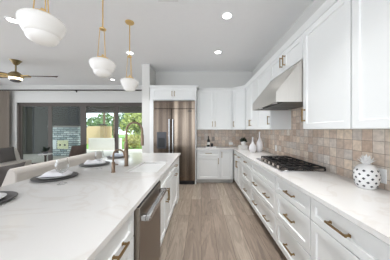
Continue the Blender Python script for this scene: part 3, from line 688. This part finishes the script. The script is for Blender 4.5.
def outlet(x, y, z, face, m, label, hor=False):
    t = thing('wall_outlet', label, 'outlet', (x, y, z), 'wall outlets')
    a, h = (.058, .036) if hor else (.036, .058)
    if face == 'x':
        MB().box(x-.006, x-.0005, y-a, y+a, z-h, z+h, .0015).build('cover_plate', m, t)
        for s in (-1, 1): MB().box(x-.0085, x-.0062, y-.016, y+.016, z+s*.024-.014, z+s*.024+.014).build('socket', m, t)
    else:
        MB().box(x-a, x+a, y-.006, y-.0005, z-h, z+h, .0015).build('cover_plate', m, t)
        for s in (-1, 1): 
            if hor: MB().box(x+s*.024-.014, x+s*.024+.014, y-.0085, y-.0062, z-.016, z+.016).build('socket', m, t)
            else: MB().box(x-.016, x+.016, y-.0085, y-.0062, z+s*.024-.014, z+s*.024+.014).build('socket', m, t)
outlet(XW-.008, 1.415, 1.02, 'x', M['outlet'], 'white wall outlet beside the white pineapple')
outlet(XW-.008, 3.42, 1.035, 'x', M['outlet'], 'white wall outlet on the tiled wall between the cooktop and the vases')
outlet(.355, YB-.008, 1.13, 'y', M['outlet_grey'], 'taupe wall outlet behind the black jar')
outlet(.86, YB-.008, 1.0, 'y', M['outlet'], 'white horizontal wall outlet beside the potted plant', True)

# ------------------------------------------------------------------ pendants
def pendant(y, label, first=None):
    x = -1.117
    if first: return dup(first, (x, y, ZC-.001), label)
    t = thing('pendant_light', label, 'pendant', (x, y, ZC-.001), 'pendants over the island')
    zs = 2.195                      # top of the globe
    MB().lathe((x, y, ZC-.001), [(0, 0), (.066, 0), (.066, -.012), (.058, -.02), (0, -.022)], 28).build('canopy', M['brass'], t)
    MB().tube([(x, y, ZC-.02), (x, y, zs+.36)], .0075, 10).build('stem', M['brass'], t)
    MB().lathe((x, y, zs+.335), [(0, .03), (.014, .03), (.016, .012), (.034, .012), (.036, .006), (.034, 0), (0, 0)], 20).build('hub', M['brass'], t)
    for k in range(3):
        a = R(90+120*k); MB().tube([(x+.029*math.cos(a), y+.029*math.sin(a), zs+.337), (x+.05*math.cos(a), y+.05*math.sin(a), zs+.014)], .0038, 8).build('rod', M['brass'], t)
    MB().tube([(x, y, zs+.02), (x, y, zs+.05)], .012, 10).lathe((x, y, zs-.008), [(.0, .03), (.03, .03), (.058, .022), (.066, .008), (.066, 0), (0, 0)], 24).build('fitter', M['brass'], t)
    sh = [(.066, 0), (.095, -.004), (.124, -.016), (.138, -.034), (.141, -.05), (.138, -.066), (.126, -.098), (.113, -.124), (.107, -.134), (.1, -.138), (.098, -.148), (.094, -.164), (.078, -.182), (.048, -.194), (0, -.199)]
    MB().lathe((x, y, zs-.008), [(a if i == 0 else a*.945, h*.96) for i, (a, h) in enumerate(sh)], 36).build('glass_shade', M['opal'], t)
    return t
p0 = pendant(1.235, 'largest-looking white schoolhouse pendant on brass rods, at the upper left')
pendant(1.99, 'middle white schoolhouse pendant of the row over the island', p0)
pendant(2.74, 'smallest-looking white schoolhouse pendant, before the white wall end, brass canopy in view', p0)

# ------------------------------------------------------------------ living room
fx, fy = -4.51, 4.26
fn = thing('ceiling_fan', 'dark-bladed ceiling fan with a warm light, in the living room', 'fan', (fx, fy, ZC-.001))
MB().lathe((fx, fy, ZC-.001), [(0, 0), (.115, 0), (.09, -.03), (.04, -.1), (.02, -.11), (0, -.11)], 24).build('canopy', M['fan_metal'], fn)
MB().tube([(fx, fy, ZC-.1), (fx, fy, 2.80)], .016, 10).build('downrod', M['fan_metal'], fn)
MB().lathe((fx, fy, 2.64), [(0, .17), (.04, .17), (.08, .15), (.145, .09), (.15, .05), (.13, .02), (0, .02)], 28).build('motor_housing', M['fan_metal'], fn)
MB().lathe((fx, fy, 2.64), [(.12, .019), (.125, 0), (.11, -.03), (0, -.032)], 28).build('light_lens', M['fanlens'], fn)
MB().lathe((fx, fy, 2.607), [(.1, 0), (.098, -.03), (.06, -.05), (0, -.055)], 24).build('light_cap', M['charger'], fn)
for k, a in enumerate((R(-1), R(183), R(238))):
    d = Vector((math.cos(a), math.sin(a), 0)); s_ = Vector((-d.y, d.x, 0)); o = Vector((fx, fy, 2.69)); N = 10; top_ = []; bot_ = []
    for i in range(N+1):
        q = i/N; r = .15+q*.88; hw = (.05+.045*math.sin(math.pi*min(1, q*1.1)*.6))*(1 if q < .9 else math.sqrt(max(.05, 1-((q-.9)/.1)**2)))
        z = .012-.02*q
        for lst, dz in ((top_, .006), (bot_, -.006)):
            lst.append([o+d*r+s_*hw*j+Vector((0, 0, z+dz+.02*j)) for j in (-1, 1)])
    vs = [p for i in range(N+1) for p in top_[i]+bot_[i]]; fs = []
    for i in range(N):
        e0, e1 = 4*i, 4*i+4; fs += [(e0, e0+1, e1+1, e1), (e0+2, e1+2, e1+3, e0+3), (e0, e1, e1+2, e0+2), (e0+1, e0+3, e1+3, e1+1)]
    fs += [(0, 2, 3, 1), (4*N, 4*N+1, 4*N+3, 4*N+2)]
    m_ = MB(); m_.poly(vs, fs); bl = m_.build('blade', M['fan_wood'], fn)
    m_ = MB(); m_.poly([o+d*r+s_*h*j+Vector((0, 0, z)) for z in (-.012, .024) for r, h in ((.12, .035), (.34, .045)) for j in (-1, 1)], ((0,1,3,2), (4,6,7,5), (0,4,5,1), (2,3,7,6), (0,2,6,4), (1,5,7,3))); m_.build('blade_arm', M['brass'], bl)

def curtain(x0_, x1_, y, z0, z1):
    m = MB(); n = 60; vs = []
    for i in range(n+1):
        q = i/n; x = x0_+(x1_-x0_)*q; dy = .045*math.sin(q*2*math.pi*7)
        vs.append((x, y+dy))
    th = .006
    for off in (0, th):
        pass
    P = [m.bm.verts.new((x, y_, z)) for z in (z0, z1) for x, y_ in vs]; Q = [m.bm.verts.new((x, y_+th, z)) for z in (z0, z1) for x, y_ in vs]
    for L in (P, Q):
        for i in range(n): f = m.bm.faces.new((L[i], L[i+1], L[n+2+i], L[n+1+i])); f.smooth = True
    for L0 in (0, n+1):
        for i in range(n): m.bm.faces.new((P[L0+i], P[L0+i+1], Q[L0+i+1], Q[L0+i]))
    for e_ in (0, n): m.bm.faces.new((P[e_], P[n+1+e_], Q[n+1+e_], Q[e_]))
    return m
tag(curtain(-7.75, -7.09, 6.47, .02, 2.835).build('curtain', M['curtain'], origin=(-7.4, 6.47, .02)), 'taupe floor-length curtain gathered at the left end of the rod', 'curtain')
rd_ = thing('curtain_rod', 'long dark curtain rod above the sliding glass doors', 'rod', (-4.6, 6.47, 2.86))
MB().tube([(-7.8, 6.47, 2.865), (-1.75, 6.47, 2.865)], .02, 10).build('pole', M['rod'], rd_)
for bxr in (-7.6, -4.7, -1.85): MB().box(bxr-.012, bxr+.012, 6.47, YF-.001, 2.85, 2.875).box(bxr-.02, bxr+.02, YF-.01, YF-.001, 2.81, 2.9).build('bracket', M['rod'], rd_)

def cushion(o, w, h, t, rot, lean, bm_name=None):
    """pillow: soft square w x h, thickness t, normal along x turned by rot, leaning back by lean"""
    m = MB(); n = 10; o = Vector(o)
    Mx = Matrix.Rotation(rot, 3, 'Z') @ Matrix.Rotation(lean, 3, 'Y')
    g = {}
    for s_ in (-1, 1):
        for i in range(n+1):
            for j in range(n+1):
                u, v = i/n*2-1, j/n*2-1
                if s_ == 1 and (abs(u) == 1 or abs(v) == 1): g[s_, i, j] = g[-1, i, j]; continue
                pin = 1-.07*(1-abs(u))*(abs(v))-.0
                e_ = ((1-u*u)*(1-v*v))**.42
                y = u*w/2*(1-.06*(1-v*v)*0-.05*(1-abs(v)**2)); z = v*h/2*(1-.05*(1-abs(u)**2))
                g[s_, i, j] = m.bm.verts.new(o+Mx @ Vector((s_*e_*t/2, y, z)))
    for s_ in (-1, 1):
        for i in range(n):
            for j in range(n):
                f = m.bm.faces.new((g[s_,i,j], g[s_,i+1,j], g[s_,i+1,j+1], g[s_,i,j+1])); f.smooth = True
    return m
def sofa(name, label, xb, y0, y1, sgn, h, dp=.97):
    """sofa whose back stands at xb, seat towards sgn*x"""
    t = thing(name, label, 'sofa', (xb+sgn*.45, (y0+y1)/2, 0))
    X_ = lambda a: xb+sgn*a
    def roundtop(pts): return pts
    pr = [(0, .12), (0, h-.09), (.012, h-.045), (.04, h-.01), (.075, h), (.11, h-.02), (.135, h-.065), (.19, h-.225), (.26, .42), (.26, .12)]
    MB().prism([(X_(a), y0, z) for a, z in pr], (0, y1-y0, 0), .012).build('backrest', M['sofa'], t)
    MB().box(min(X_(.262), X_(dp-.02)), max(X_(.262), X_(dp-.02)), y0, y1, .1, .29, .02).build('base', M['sofa'], t)
    n = 2; L = (y1-y0)/n
    for k in range(n): MB().box(min(X_(.265), X_(dp)), max(X_(.265), X_(dp)), y0+k*L+.004, y0+(k+1)*L-.004, .292, .47, .04).build('seat_cushion', M['sofa'], t)
    for a in (.06, dp-.07):
        for y in (y0+.08, y1-.08): MB().box(X_(a)-.025, X_(a)+.025, y-.025, y+.025, .001, .119 if a < .3 else .1).build('leg', M['wood_dark'], t)
    return t
sofa('sofa', 'light oatmeal sofa with its rounded back turned to the island', -2.42, 2.29, 4.3, -1, .885)
sofa('sofa', 'farther oatmeal sofa facing the island, at the left picture edge', -5.9, 3.7, 5.5, 1, .845, .60)
def pillow(label, m, *a): return tag(cushion(*a).build('throw_pillow', m, origin=a[0]), label, 'pillow', 'throw pillows')
pillow('dark grey throw pillow on the near sofa, at the left picture edge', M['pillow_grey'], (-2.82, 2.53, .69), .46, .42, .13, 0, R(16))
pillow('brown throw pillow rising behind the far end of the near sofa back', M['pillow_brown'], (-2.80, 3.95, .80), .5, .52, .15, 0, R(14))
pillow('dark grey throw pillow leaning on the back of the farther sofa', M['pillow_grey'], (-5.50, 4.93, .69), .5, .42, .14, 0, R(-12))
st_ = thing('side_table', 'small round white side table on a dark pedestal by the glass doors', 'table', (-5.2, 5.85, 0))
MB().lathe((-5.2, 5.85, 0), [(0, .57), (.185, .57), (.19, .58), (.19, .592), (.185, .6), (0, .6)], 32).build('tabletop', M['table_white'], st_)
MB().lathe((-5.2, 5.85, 0), [(0, .001), (.14, .001), (.14, .015), (.03, .03), (.025, .5), (.05, .569), (0, .569)], 20).build('pedestal', M['wood_dark'], st_)
sp = thing('spiky_plant', 'small dark spiky plant in a low pot on the round side table', 'plant', (-5.2, 5.85, .6005))
MB().lathe((-5.2, 5.85, .6005), [(0, 0), (.06, 0), (.075, .05), (.07, .07), (.06, .07), (.06, .055), (0, .055)], 20).build('pot', M['charger'], sp)
leafball((-5.2, 5.85, .66), 40, .04, .2, .014, 9, .9).build('leaves', M['leaf_dark'], sp)

# ------------------------------------------------------------------ outdoors beyond the doors
struct(MB().box(-14, 4, YF+.16, 10.9, -.14, -.03).build('patio_ground', M['patio']), 'pale patio slab outside the glass doors', 'ground')
struct(MB().box(-14, 4, 10.9, 13.2, -.15, -.05).build('garden_path', M['patio']), 'pale paving beyond the patio', 'path')
struct(MB().box(-40, 20, 13.2, 60, -.15, -.04).build('lawn', M['grass']), 'green lawn behind the patio', 'lawn')
po = struct(MB().box(-14, 4, YF+.16, 10.95, 2.86, 3.0).box(-14, 4, 10.7, 10.95, 2.45, 2.86).build('patio_roof', M['soffit']), 'brown roof and beam over the patio', 'roof')
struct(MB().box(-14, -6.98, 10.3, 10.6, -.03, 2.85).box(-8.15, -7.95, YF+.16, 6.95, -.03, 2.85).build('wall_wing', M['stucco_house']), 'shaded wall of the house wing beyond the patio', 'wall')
def shutter(x0_, x1_, z0, z1, label):
    t = thing('louvred_shutter', label, 'shutter', ((x0_+x1_)/2, 10.28, z0), 'shutters on the house wing')
    MB().box(x0_, x0_+.05, 10.25, 10.298, z0, z1).box(x1_-.05, x1_, 10.25, 10.298, z0, z1).box(x0_+.05, x1_-.05, 10.25, 10.298, z0, z0+.05).box(x0_+.05, x1_-.05, 10.25, 10.298, z1-.05, z1).build('frame', M['shutter'], t)
    m = MB(); k = int((z1-z0-.1)/.09)
    for i in range(k): m.box(x0_+.05, x1_-.05, 10.262, 10.292, z0+.06+i*.09, z0+.12+i*.09)
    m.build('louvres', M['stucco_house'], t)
shutter(-10.28, -9.84, .1, 2.75, 'tall dark louvred shutter seen through the leftmost glass panel')
shutter(-7.78, -7.25, 1.75, 2.75, 'short dark louvred shutter above the stacked stone block')
# outdoor fireplace of stacked stone
fp = thing('outdoor_fireplace', 'grey-green stacked stone outdoor counter block with a pale cap', 'fireplace', (-7.4, 9.6, -.03))
MB().box(-8.25, -6.68, 9.5, 10.15, -.03, 1.54).build('stone_block', M['stone'], fp)
MB().box(-8.3, -6.6, 9.44, 10.2, 1.54, 1.62, .01).build('cap', M['outlet_grey'], fp)
gd = MB().box(-7.78, -7.2, 9.47, 9.499, .37, .83, .005).build('access_door', M['grill'], fp)
for xk in (-7.62, -7.36): MB().lathe((0, 0, 0), [(0, 0)], 3) if False else MB().tube([(xk, 9.47, .58), (xk, 9.44, .58)], .045, 14).build('knob', M['iron'], gd)
MB().box(-8.18, -7.84, 9.47, 9.499, .35, .85, .005).build('access_door', M['grill_white'], fp)
# garden walls
tag(MB().box(-13, -9.3, 18, 18.3, -.04, 1.78).build('garden_fence', M['stucco_tan'], origin=(-11, 18, 0)), 'tan stucco boundary fence wall seen through the third glass panel', 'fence')
gp = thing('gate_post', 'tan square gate post with a wide cap at the end of the tan fence', 'post', (-9.85, 17.7, -.04))
MB().box(-10.05, -9.65, 17.45, 17.85, -.04, 1.85).build('shaft', M['bark_tan'], gp)
MB().box(-10.13, -9.57, 17.37, 17.93, 1.851, 2.0, .02).build('cap', M['stucco_house'], gp)
tag(MB().box(-8.1, -5.8, 12.6, 12.8, -.05, .80).build('garden_parapet', M['stucco_white'], origin=(-7, 12.7, 0)), 'low white stucco wall behind the patio', 'fence')
def tree(name, x, y, zc, rx, rz, n_, leaf, m, label, trunk=True, cat='tree', group=None, tr=.12, z0=-.04):
    t = thing(name, label, cat, (x, y, z0), group); rn = random.Random(int(x*100)+int(y*10)); mb = MB()
    blobs = [(Vector((x+rn.gauss(0, .42)*rx, y+rn.gauss(0, .42)*rx, zc+rn.gauss(0, .42)*rz)), rn.uniform(.3, .55)) for _ in range(14)]
    for _ in range(n_):
        c, s_ = rn.choice(blobs); d = Vector((rn.gauss(0, 1), rn.gauss(0, 1), rn.gauss(0, 1))).normalized()
        p = c+Vector((d.x*rx*s_, d.y*rx*s_, d.z*rz*s_)); p.z = max(p.z, z0+.05)
        a = Vector((rn.gauss(0, 1), rn.gauss(0, 1), rn.gauss(0, 1))).normalized(); bb = a.orthogonal().normalized(); s2 = leaf*rn.uniform(.6, 1.3)
        mb.poly([p-a*s2, p+bb*s2*.55, p+a*s2, p-bb*s2*.55], ((0,1,2,3),))
    mb.build('crown' if trunk else 'foliage', M[m], t)
    if trunk: MB().tube([(x, y, z0), (x+.06, y, z0+(zc-z0)*.5), (x, y, zc)], [tr, tr*.8, tr*.5], 8).build('trunk', M['trunk'], t)
    else: MB().tube([(x, y, z0), (x, y, zc)], [.03, .02], 6).build('stem', M['trunk'], t)
    return t
GT = 'trees beyond the garden wall'
tree('leafy_tree', -14.6, 25, 2.0, 2.2, 1.8, 2200, .22, 'leaf_a', 'soft green tree above the left end of the tan fence', group=GT)
tree('leafy_tree', -12.5, 33, 2.6, 4.2, 2.4, 2600, .2, 'leaf_c', 'darker green tree behind the tan gate post', group=GT)
tree('leafy_tree', -8.0, 23, 2.3, 1.9, 2.0, 2000, .2, 'leaf_b', 'yellow-green tree just right of the tan gate post', group=GT)
tree('leafy_tree', -5.5, 16.5, 2.4, 1.5, 1.9, 2400, .16, 'leaf_b', 'yellow-green tree seen through the rightmost glass panel, beside the arching faucet', group=GT)
tree('leafy_tree', -4.0, 25, 2.4, 1.9, 2.2, 2000, .18, 'leaf_c', 'dark green tree beside the white wall end, behind the faucet spout', group=GT)
for xx, lb in ((-12.2, 'slender bare trunk rising behind the tan fence'), (-10.9, 'slender bare trunk rising beside the gate post')):
    tag(MB().tube([(xx, 22, -.04), (xx+.05, 22, 5), (xx, 22, 9)], [.16, .13, .12], 8).build('tree_trunk', M['trunk'], origin=(xx, 22, 0)), lb, 'trunk', 'slender trunks')
tree('garden_shrub', -5.25, 13.6, .55, .75, .55, 900, .09, 'leaf_d', 'yellowish shrub on the lawn behind the faucets', False, 'shrub')
tree('garden_shrub', -8.6, 12.3, .5, .25, .5, 500, .07, 'leaf_a', 'green shrub at the left end of the low white wall', False, 'shrub')
tree('garden_shrub', -3.2, 13.9, .9, .6, .9, 800, .1, 'leaf_c', 'dark green shrub beside the white wall end', False, 'shrub')
